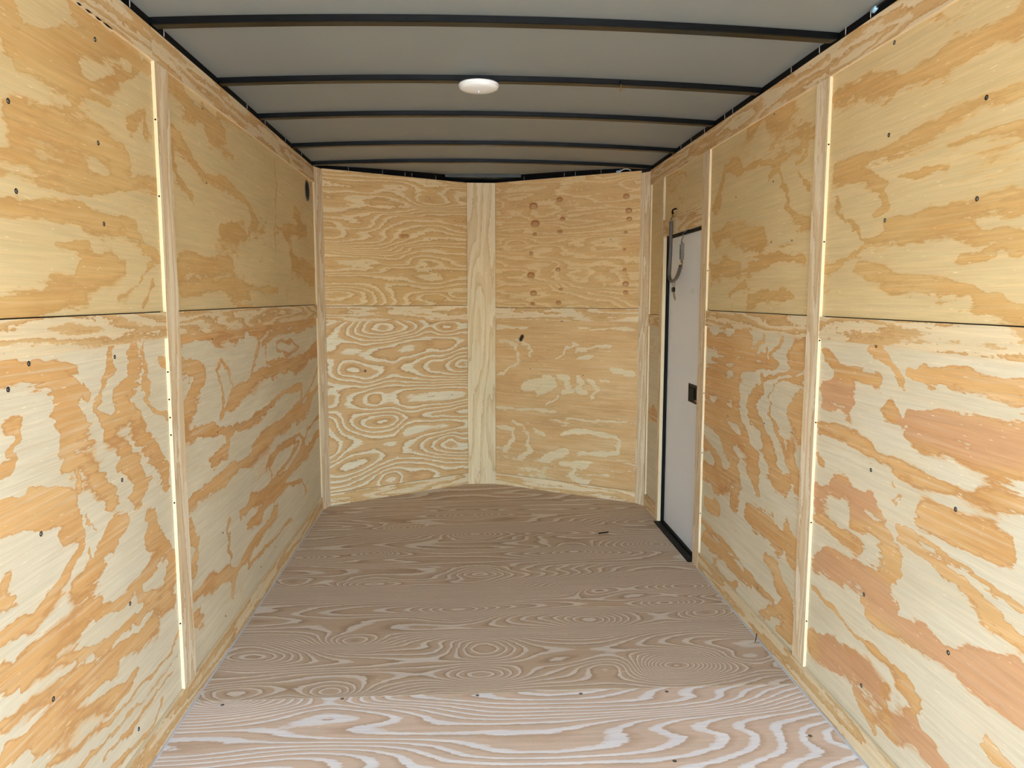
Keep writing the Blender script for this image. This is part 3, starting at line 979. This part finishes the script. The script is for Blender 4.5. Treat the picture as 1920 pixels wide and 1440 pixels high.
# ------------------------------------------------------------------ front V walls
FRONT = {}
for nm, A, B, keyp in (('wall_front_left', VA, VB, 'FL'), ('wall_front_right', WA, WB, 'FR')):
    A, B = Vector((A[0], A[1], 0)), Vector((B[0], B[1], 0))
    U = (B - A).normalized()
    L = (B - A).length
    left = keyp == 'FL'
    N = Vector((U.y, -U.x, 0)) if left else Vector((-U.y, U.x, 0))      # towards the room
    FRONT[keyp] = (A, U, N, L)
    q = [A - U * 0.06 - N * 0.022, B + U * 0.15 - N * 0.022, B + U * 0.15 - N * 0.07, A - U * 0.06 - N * 0.07]
    poly = [(p.x, p.y) for p in q]
    if not left:
        poly = poly[::-1]
    wf = prism(nm, poly, -0.07, 2.20, 'shell_dark', kind='structure')
    FRONT[keyp + 'w'] = wf
    r = 0.0025

    def fsheet(key, z0, z1, mat, **kw):
        return sheet('plywood_sheet', key, A - N * r, U, ZF, N, 0.0, L, z0, z1, mat, parent=wf, **kw)

    def frail(name, z0, z1, pr=0.0):
        q = [A + N * pr, A - N * 0.012, B - N * 0.012, B + N * pr]
        poly = [(p.x, p.y) for p in q]
        fr = 3
        if not left:
            poly = poly[::-1]
            fr = 3
        o = prism(name, poly, z0, z1, 'plywood_rail', 'plywood_edge', U, fr, wf)
        return o
    frail('middle_rail', 1.172, 1.2685 if left else 1.2535)
    frail('bottom_rail', 0.0, 0.078)
    zt = 1.2715 if left else 1.2565
    if left:
        def f1(U_, V_):
            h = 19 * V_ + 7 * (vnoise(U_ * 1.1 + 2, V_ * 7, 5) - 0.5) + 2.2 * (vnoise(U_ * 4.0, V_ * 18, 6) - 0.5)
            for cu, cv, wu, wv, am in ((0.30, 1.66, 0.35, 0.06, 2.5), (0.66, 1.62, 0.2, 0.05, -2), (0.1, 1.36, .2, .04, 2), (.75, 1.95, .25, .06, 2)):
                h = h + am * np.exp(-(((U_ - cu) / wu) ** 2 + ((V_ - cv) / wv) ** 2))
            return h

        def f2(U_, V_):
            h = 5 * V_ + 4 * (vnoise(U_ * 2.2 + 2, V_ * 6, 15) - 0.5) + 1.6 * (vnoise(U_ * 7, V_ * 9, 16) - 0.5)
            for k in (0, 1, 2):
                dz = -0.60 * k
                for cu, cv, wu, wv, am in ((0.33, 1.11, 0.26, 0.085, 4.2), (0.92, 1.12, 0.32, 0.07, 3.0), (0.99, 0.86, 0.34, 0.13, 5.0), (0.18, 0.85, 0.28, 0.09, 3.2)):
                    h = h + am * np.exp(-(((U_ - cu) / wu) ** 2 + ((V_ - cv - dz) / wv) ** 2))
            return h
        panels['FL1'] = fsheet('FL1', zt, 2.105, 'plywood_lines', field=f1)
        panels['FL2'] = fsheet('FL2', 0.080, 1.1715, 'plywood_ring', field=f2)
    else:
        def f3(U_, V_):
            return 17 * V_ + 6 * (vnoise(U_ * 1.0 + 2, V_ * 7, 25) - 0.5) + 2.4 * (vnoise(U_ * 4.5, V_ * 20, 26) - 0.5)
        panels['FR1'] = fsheet('FR1', zt, 2.105, 'plywood_faint', field=f3, res=0.0035)
        panels['FR2'] = fsheet('FR2', 0.080, 1.1715, 'plywood_mixed', base=0.35)

wfl, wfr = FRONT['FLw'], FRONT['FRw']
# upright board over the point of the V and the two corner boards
box('center_board', 0.911, 1.107, 5.343, 5.356, 0.0, 2.104, 'plywood_board', 'plywood_edge', ZF, 0, wfl)
prism('corner_board', [(0.0, 4.7215), (0.031, 4.8205), (0.020, 4.828), (-0.014, 4.726)][::-1], 0.0, 2.10, 'plywood_batten', 'plywood_edge', ZF, 2, wfl)
prism('corner_board', [(W - 0.001, 4.7095), (1.9875, 4.7775), (1.998, 4.787), (W + 0.014, 4.716)], 0.0, 2.09, 'plywood_batten', 'plywood_edge', ZF, 0, wfr)

# screws in the wall sheets
for key, L in SCREWS.items():
    for a, b in L:
        a, b = a / 1000, b / 1000
        if key[0] == 'L':
            put('screw', SCREW if key[2] == '1' else SCREW_SMALL, (-REC - 0.0002, a, b), (1, 0, 0), panels[key])
        elif key[0] == 'R':
            put('screw', SCREW if key[2] == '1' else SCREW_SMALL, (W + REC + 0.0002, a, b), (-1, 0, 0), panels[key])
        else:
            A, U, N, Ln = FRONT[key[:2]]
            p = A + U * a - N * 0.0027
            put('screw', SCREW_SMALL, (p.x, p.y, b), N, panels[key])

# nail heads in the batten edges
NAIL = lathe_mesh('nail', [(0.0030, 0.0), (0.0030, 0.0006), (0.0015, 0.0009)], ['hole_dark'], seg=7, smooth=False)
for o in list(wl.children):
    if o.name.startswith('batten'):
        for z in (1.097, 1.013, 0.957, 0.903, 0.69, 0.30, 1.62, 1.84):
            put('nail', NAIL, (-0.0050, 2.3651, z), (0, -1, 0), o)
for o in list(wr.children):
    y0 = min(c[1] for c in o.bound_box)
    if o.name.startswith('batten') and abs(y0 - 2.390) < 0.005:
        for z in (1.187, 0.92, 0.585, 0.245, 1.50, 1.80):
            put('nail', NAIL, (W + 0.0050, 2.3901, z), (0, -1, 0), o)
    elif o.name.startswith('batten') and abs(y0 - 3.560) < 0.005:
        for z in (0.87, 0.58, 0.28, 1.45):
            put('nail', NAIL, (W + 0.0050, 3.5601, z), (0, -1, 0), o)
# dark of the open gap under the top rail, laid on as black dashes
for y0, y1 in ((1.925, 1.945), (1.965, 1.995), (2.015, 2.045), (2.055, 2.105)):
    ym = 0.5 * (y0 + y1)
    link('gap_dash', tube_mesh('gap_dash', [(-0.002, y0, TOPB + 0.001), (-0.0012, ym, TOPB - 0.0012), (-0.002, y1, TOPB + 0.0005)], [0.0016, 0.0026, 0.0016], 'rubber_black', 6), wl)

# caulk beads along floor and walls
box('trim_1', 0.0002, 0.005, REAR, YC, 0.0001, 0.006, 'caulk', kind='structure')
box('trim_2', W - 0.005, W - 0.0002, REAR, D0 - 0.1, 0.0001, 0.006, 'caulk', kind='structure')

# ------------------------------------------------------------------ ceiling
RISE = 0.026
ZR = 2.1215


def roof_z(x):
    return ZR + RISE * (1 - ((x - W / 2) / (W / 2)) ** 2)


nx = 33
xs = [-0.07 + (W + 0.14) * i / (nx - 1) for i in range(nx)]
verts, faces = [], []
for dz in (0.0, 0.02):
    for y in (REAR - 0.02, 5.48):
        for x in xs:
            verts.append((x, y, roof_z(x) + 0.0005 + dz))
for i in range(nx - 1):
    faces.append([i, nx + i, nx + i + 1, i + 1])
    a = 2 * nx
    faces.append([a + i, a + i + 1, a + nx + i + 1, a + nx + i])
    faces.append([i, i + 1, a + i + 1, a + i])
    faces.append([nx + i, a + nx + i, a + nx + i + 1, nx + i + 1])
ceil = link('ceiling', mesh_from('ceiling', verts, faces, ['roof_grey'], None, None, True), None, kind='structure')
try:
    ceil.data.set_sharp_from_angle(angle=math.radians(30))
except Exception:
    pass


def bow_mesh():
    v, f = [], []
    n = 41
    x0, x1 = -0.012, W + 0.012
    for i in range(n):
        x = x0 + (x1 - x0) * i / (n - 1)
        zt = roof_z(x)
        zb = zt - 0.0205
        c = 0.0025
        v += [(x, 0, zt), (x, 0, zb + c), (x, c, zb), (x, 0.042 - c, zb), (x, 0.042, zb + c), (x, 0.042, zt)]
    for i in range(n - 1):
        for k in range(6):
            l = (k + 1) % 6
            f.append([6 * i + k, 6 * i + l, 6 * i + 6 + l, 6 * i + 6 + k])
    f.append([0, 1, 2, 3, 4, 5][::-1])
    f.append([6 * (n - 1) + k for k in range(6)])
    return mesh_from('roof_bow', v, f, ['steel_black'])


BOW = bow_mesh()
for y in (-0.65, -0.05, 0.55, 1.15, 1.745, 2.350, 2.957, 3.505, 4.150, 4.680):
    o = link('roof_bow', BOW, ceil)
    o.location = (0, y, 0)
box('roof_rail', -0.05, -0.004, REAR, 4.75, TOP + 0.0015, ZR + 0.012, 'tube_black', parent=ceil)
box('roof_rail', W + 0.004, W + 0.05, REAR, 4.75, TOP + 0.0015, ZR + 0.012, 'tube_black', parent=ceil)
for keyp in ('FL', 'FR'):
    A, U, N, L = FRONT[keyp]
    q = [A - U * 0.10 - N * 0.004, A + U * (L + 0.125) - N * 0.004, A + U * (L + 0.125) - N * 0.05, A - U * 0.10 - N * 0.05]
    poly = [(p.x, p.y) for p in q]
    if keyp == 'FR':
        poly = poly[::-1]
    prism('roof_rail', poly, 2.1065, 2.158, 'tube_black', parent=ceil)
prism('gusset_plate', [(0.766, 5.262), (1.275, 5.238), (1.11, 5.345), (0.91, 5.352)], 2.128, 2.147, 'gusset_green', parent=ceil)
# screw points standing out of the rails
PIN = lathe_mesh('rail_screw', [(0.0006, -0.012), (0.0016, -0.008), (0.0016, 0.010), (0.0030, 0.0105), (0.0030, 0.012)], ['zinc'], seg=6)
for x, y in RAIL_SCREWS:
    put('rail_screw', PIN, (0.0005 if x < 1 else W - 0.0005, y, 2.110), (0, 0, 1), ceil)
for x, y in FRONT_SCREWS:
    N = FRONT['FL' if x < 1 else 'FR'][2]
    put('rail_screw', PIN, (x + N.x * 0.001, y + N.y * 0.001, 2.119), (0, 0, 1), ceil)

# rear door frame behind the viewer (posts and header)
multi_box('door_2', [(-0.08, 0.0, REAR - 0.06, REAR - 0.001, -0.07, 2.2), (W, W + 0.08, REAR - 0.06, REAR - 0.001, -0.07, 2.2), (0.0, W, REAR - 0.06, REAR - 0.021, 2.08, 2.2)], 'tube_black', kind='structure')

# ------------------------------------------------------------------ side door
XD = 2.066
door = box('door_1', XD, XD + 0.035, D0 - 0.015, D1 - 0.001, 0.012, DZ - 0.001, 'door_white', kind='structure')
multi_box('door_frame', [(W + REC + TH + 0.0005, XD + 0.036, D1 - 0.0005, D1 + 0.019, 0.0, DZ + 0.019), (W + REC + TH + 0.0005, XD + 0.036, D0 - 0.019, D0 - 0.0155, 0.0, DZ + 0.019),
                         (W + REC + TH + 0.0005, XD + 0.036, D0 - 0.0155, D1 - 0.0005, DZ - 0.0005, DZ + 0.019)], 'tube_black', parent=door)
multi_box('door_gasket', [(XD - 0.012, XD - 0.0003, D1 - 0.018, D1 - 0.0007, 0.014, DZ - 0.001), (XD - 0.012, XD - 0.0003, D0 - 0.015, D1 - 0.018, DZ - 0.016, DZ - 0.001)], 'rubber_black', parent=door)
sill = multi_box('door_sill', [(W - 0.022, XD + 0.03, D0 + 0.001, D1 - 0.001, 0.0003, 0.004), (XD - 0.016, XD - 0.002, D0 + 0.001, D1 - 0.019, 0.004, 0.014)], 'rubber_black', parent=door)
for y in (3.72, 3.93, 4.14):
    put('screw', SCREW_SMALL, (2.035, y, 0.0040), (0, 0, 1), door)
# paddle latch: bezel, recessed cup, paddle and a red mark
latch = multi_box('latch', [(XD - 0.005, XD, 3.742, 3.904, 0.872, 0.880), (XD - 0.005, XD, 3.742, 3.904, 0.786, 0.794), (XD - 0.005, XD, 3.742, 3.752, 0.794, 0.872), (XD - 0.005, XD, 3.894, 3.904, 0.794, 0.872), (XD - 0.002, XD, 3.752, 3.894, 0.794, 0.872)], 'plastic_black', parent=door)
multi_box('paddle', [(XD - 0.0075, XD - 0.002, 3.80, 3.880, 0.806, 0.862)], 'rubber_black', parent=latch)
multi_box('lock_mark', [(XD - 0.0045, XD - 0.002, 3.757, 3.79, 0.797, 0.806)], 'red_mark', parent=latch)
link('sticker', mesh_from('sticker', [(XD - 0.0006, 3.94, 1.34), (XD - 0.0006, 3.86, 1.345), (XD - 0.0006, 3.86, 1.372), (XD - 0.0006, 3.94, 1.367)], [[3, 2, 1, 0]], ['sticker']), door)

# ------------------------------------------------------------------ door holder chain with spring, and the key on it
XH = 2.018


def E(name, label, cat, loc):
    o = bpy.data.objects.new(name, None)
    COL.objects.link(o)
    o.location = loc
    o.empty_display_size = 0.02
    o['label'] = label
    o['category'] = cat
    return o


def child(name, me, root):
    o = link(name, me, root)
    o.location = -Vector(root.location)
    return o


hold = E('door_holder', 'grey sleeved door holder cord with steel spring hanging over the white side door', 'door holder', (XH, 4.10, 1.41))
child('wall_hook', tube_mesh('wall_hook', spline([(2.031, 4.106, 1.797), (2.020, 4.106, 1.797), (2.010, 4.108, 1.790), (2.010, 4.116, 1.779), (2.018, 4.122, 1.776)]), 0.0042, 'plastic_black'), hold)
child('s_hook', tube_mesh('s_hook', spline([(XH - .004, 4.118, 1.782), (XH - .002, 4.140, 1.775), (XH, 4.138, 1.760), (XH, 4.158, 1.755), (XH, 4.166, 1.742), (XH, 4.150, 1.737)]), 0.0032, 'brass'), hold)
sl = [(XH, 4.164, 1.738), (XH, 4.163, 1.66), (XH, 4.161, 1.58), (XH, 4.172, 1.50), (XH, 4.180, 1.455), (XH, 4.160, 1.425), (XH, 4.115, 1.413), (XH, 4.060, 1.420), (XH, 4.010, 1.440), (XH, 3.965, 1.478), (XH, 3.955, 1.490)]
child('sleeve', tube_mesh('sleeve', spline(sl, 8), 0.0095, 'vinyl_grey', 10), hold)
child('link', tube_mesh('link', spline([(XH, 3.962, 1.486), (XH, 3.932, 1.496), (XH, 3.930, 1.512), (XH, 3.948, 1.520), (XH, 3.952, 1.506)]), 0.0030, 'brass'), hold)
co = []
for i in range(14 * 10 + 1):
    a = 2 * math.pi * i / 10
    co.append((XH + 0.0105 * math.cos(a), 3.942 + 0.0135 * math.sin(a), 1.522 + 0.078 * i / 140))
child('spring', tube_mesh('spring', co, 0.0022, 'zinc', 6), hold)
child('spring_rod', tube_mesh('spring_rod', [(XH, 3.942, 1.508), (XH, 3.942, 1.56), (XH, 3.942, 1.612)], 0.004, 'zinc', 8), hold)
child('s_hook', tube_mesh('s_hook', spline([(XH, 3.942, 1.598), (XH, 3.955, 1.612), (XH, 3.945, 1.626), (XH, 3.925, 1.638), (XH, 3.915, 1.652), (XH + 0.01, 3.918, 1.664)]), 0.003, 'zinc'), hold)
child('door_hook', tube_mesh('door_hook', spline([(XH, 3.905, 1.652), (XH + 0.006, 3.926, 1.648), (XH + 0.016, 3.926, 1.658), (XH + 0.03, 3.922, 1.672)]), 0.0045, 'plastic_black'), hold)

key = E('key', 'small key with black head on a ring below the grey door cord', 'key', (XH, 4.085, 1.34))
rp = []
for i in range(20):
    a = 2 * math.pi * i / 20
    rp.append((XH + 0.002 * math.sin(a), 4.080 + 0.030 * math.sin(a), 1.398 + 0.017 * math.cos(a)))
child('key_ring', tube_mesh('key_ring', rp, 0.0016, 'zinc', 6, True), key)
child('key_head', prism('key_head', [(XH - 0.004, 4.062), (XH + 0.004, 4.062), (XH + 0.004, 4.112), (XH - 0.004, 4.112)], 1.355, 1.381, 'plastic_black', bevel=0.003).data, key)
bpy.data.objects.remove([o for o in bpy.data.objects if o.name.startswith('key_head') and o.parent is None][0])
kv = [(4.098, 1.357), (4.066, 1.357), (4.056, 1.338), (4.036, 1.320), (4.052, 1.310), (4.080, 1.330), (4.090, 1.342)]
verts = [(XH - 0.0014, a, b) for a, b in kv] + [(XH + 0.0014, a, b) for a, b in kv]
n = len(kv)
faces = [list(range(n)), list(range(n, 2 * n))[::-1]] + [[i, n + i, n + (i + 1) % n, (i + 1) % n] for i in range(n)]
child('key_blade', mesh_from('key_blade', verts, faces, ['zinc']), key)

# ------------------------------------------------------------------ ceiling lamp
lx, ly, lz = 0.953, 2.990, 2.1265
LS = 0.955
lamp = E('dome_light', 'round white dome light under a black roof bow', 'ceiling light', (lx, ly, lz))
o = link('lamp_base', lathe_mesh('lamp_base', [(0.070, 0.0), (0.079, -0.003), (0.080, -0.010), (0.076, -0.012)], ['plastic_white'], seg=40), lamp)
o = link('lens', lathe_mesh('lens', [(0.0765, -0.010), (0.0785, -0.014), (0.076, -0.021), (0.066, -0.026), (0.045, -0.0295), (0.02, -0.031), (0.004, -0.0315)], ['lens_white'], seg=40), lamp)
knob = link('knob', lathe_mesh('knob', [(0.004, -0.0310), (0.004, -0.035), (0.002, -0.037)], ['plastic_white'], seg=12), o)

for o in lamp.children:
    o.scale = (LS, LS, 0.9)

# ------------------------------------------------------------------ round wall vent
vent = E('wall_vent', 'round black louvred vent on the plywood wall near the front corner', 'vent', (-REC + 0.0005, 4.545, 1.933))
o = link('flange', lathe_mesh('flange', [(0.060, 0.0), (0.060, 0.003), (0.056, 0.005), (0.052, 0.004), (0.051, 0.0)], ['vent_ring'], seg=32), vent)
o.rotation_euler = (0, math.pi / 2, 0)
o = link('vent_disc', lathe_mesh('vent_disc', [(0.0515, 0.0002), (0.0515, 0.002), (0.02, 0.002), (0.004, 0.0022)], ['plastic_black'], seg=32), vent)
o.rotation_euler = (0, math.pi / 2, 0)
for k in range(-3, 4):
    zc = k * 0.0125
    hw = math.sqrt(max(0.048 ** 2 - zc ** 2, 0.0001))
    me = mesh_from('louvre', [(0.002, -hw, zc + 0.004), (0.002, hw, zc + 0.004), (0.0065, hw, zc - 0.003), (0.0065, -hw, zc - 0.003), (0.002, -hw, zc + 0.0015), (0.002, hw, zc + 0.0015), (0.0065, hw, zc - 0.005), (0.0065, -hw, zc - 0.005)],
                   [[0, 1, 2, 3], [7, 6, 5, 4], [3, 2, 6, 7], [0, 3, 7, 4], [1, 5, 6, 2], [0, 4, 5, 1]], ['rubber_black'])
    link('louvre', me, vent)

# ------------------------------------------------------------------ small things: connectors, wires, nails and chips
c1 = E('wire_clip', 'small brass clip hanging from the black roof bow beside the dome light', 'clip', (1.487, 2.955, 2.118))
link('clip', tube_mesh('clip', spline([(0, 0.0, 0.010), (0, -0.004, 0.004), (0.001, -0.004, -0.008), (0.003, -0.002, -0.016), (-0.002, -0.002, -0.018), (-0.002, -0.003, -0.010)]), 0.0018, 'brass'), c1)
link('band', tube_mesh('band', [(0, -0.0022, 0.016), (0, -0.0026, 0.002), (0, -0.0024, -0.004)], 0.0028, 'plastic_black'), c1)
c2 = E('wire_connector', 'pale blue wire connector tucked on the black rail over the right side wall', 'wire connector', (2.0225, 2.128, 2.109))
o = link('barrel', lathe_mesh('barrel', [(0.003, -0.011), (0.0065, -0.008), (0.0065, 0.006), (0.004, 0.011)], ['plastic_blue'], seg=12), c2)
o.rotation_euler = (math.radians(78), 0, 0)
link('wire', tube_mesh('wire', spline([(0, -0.008, 0.002), (0.001, -0.04, 0.004), (0.002, -0.08, 0.0), (0.002, -0.12, 0.004)]), 0.0022, 'plastic_black'), c2)
N = FRONT['FR'][2]
c3 = E('wire_connector', 'pale blue wire connector with white wire over the front plywood wall', 'wire connector', (1.862 + N.x * 0.003, 4.858 + N.y * 0.003, 2.110))
o = link('barrel', lathe_mesh('barrel', [(0.003, -0.014), (0.007, -0.010), (0.007, 0.008), (0.004, 0.013)], ['plastic_blue'], seg=12), c3)
o.rotation_euler = (math.radians(85), 0, math.radians(57))
link('wire', tube_mesh('wire', spline([(0.01, -0.006, 0.0), (0.03, -0.02, 0.012), (0.055, -0.036, 0.010), (0.07, -0.045, 0.0)]), 0.0022, 'plastic_white'), c3)


def bit(name, label, cat, pts, r, mat):
    o = link(name, tube_mesh(name, spline(pts, 4), r, mat, 6))
    o['label'] = label
    o['category'] = cat
    return o


bit('loose_nail', 'thin dark nail leaning against the foot of the right wall', 'nail', [(2.006, 2.752, 0.002), (2.012, 2.757, 0.012), (2.0185, 2.768, 0.030)], 0.0016, 'rubber_black')
bit('wood_sliver', 'dark wood sliver lying on the plywood floor near the side door', 'wood chip', [(1.640, 4.140, 0.0035), (1.668, 4.152, 0.004), (1.70, 4.160, 0.0035)], [0.003] * 9, 'hole_dark')
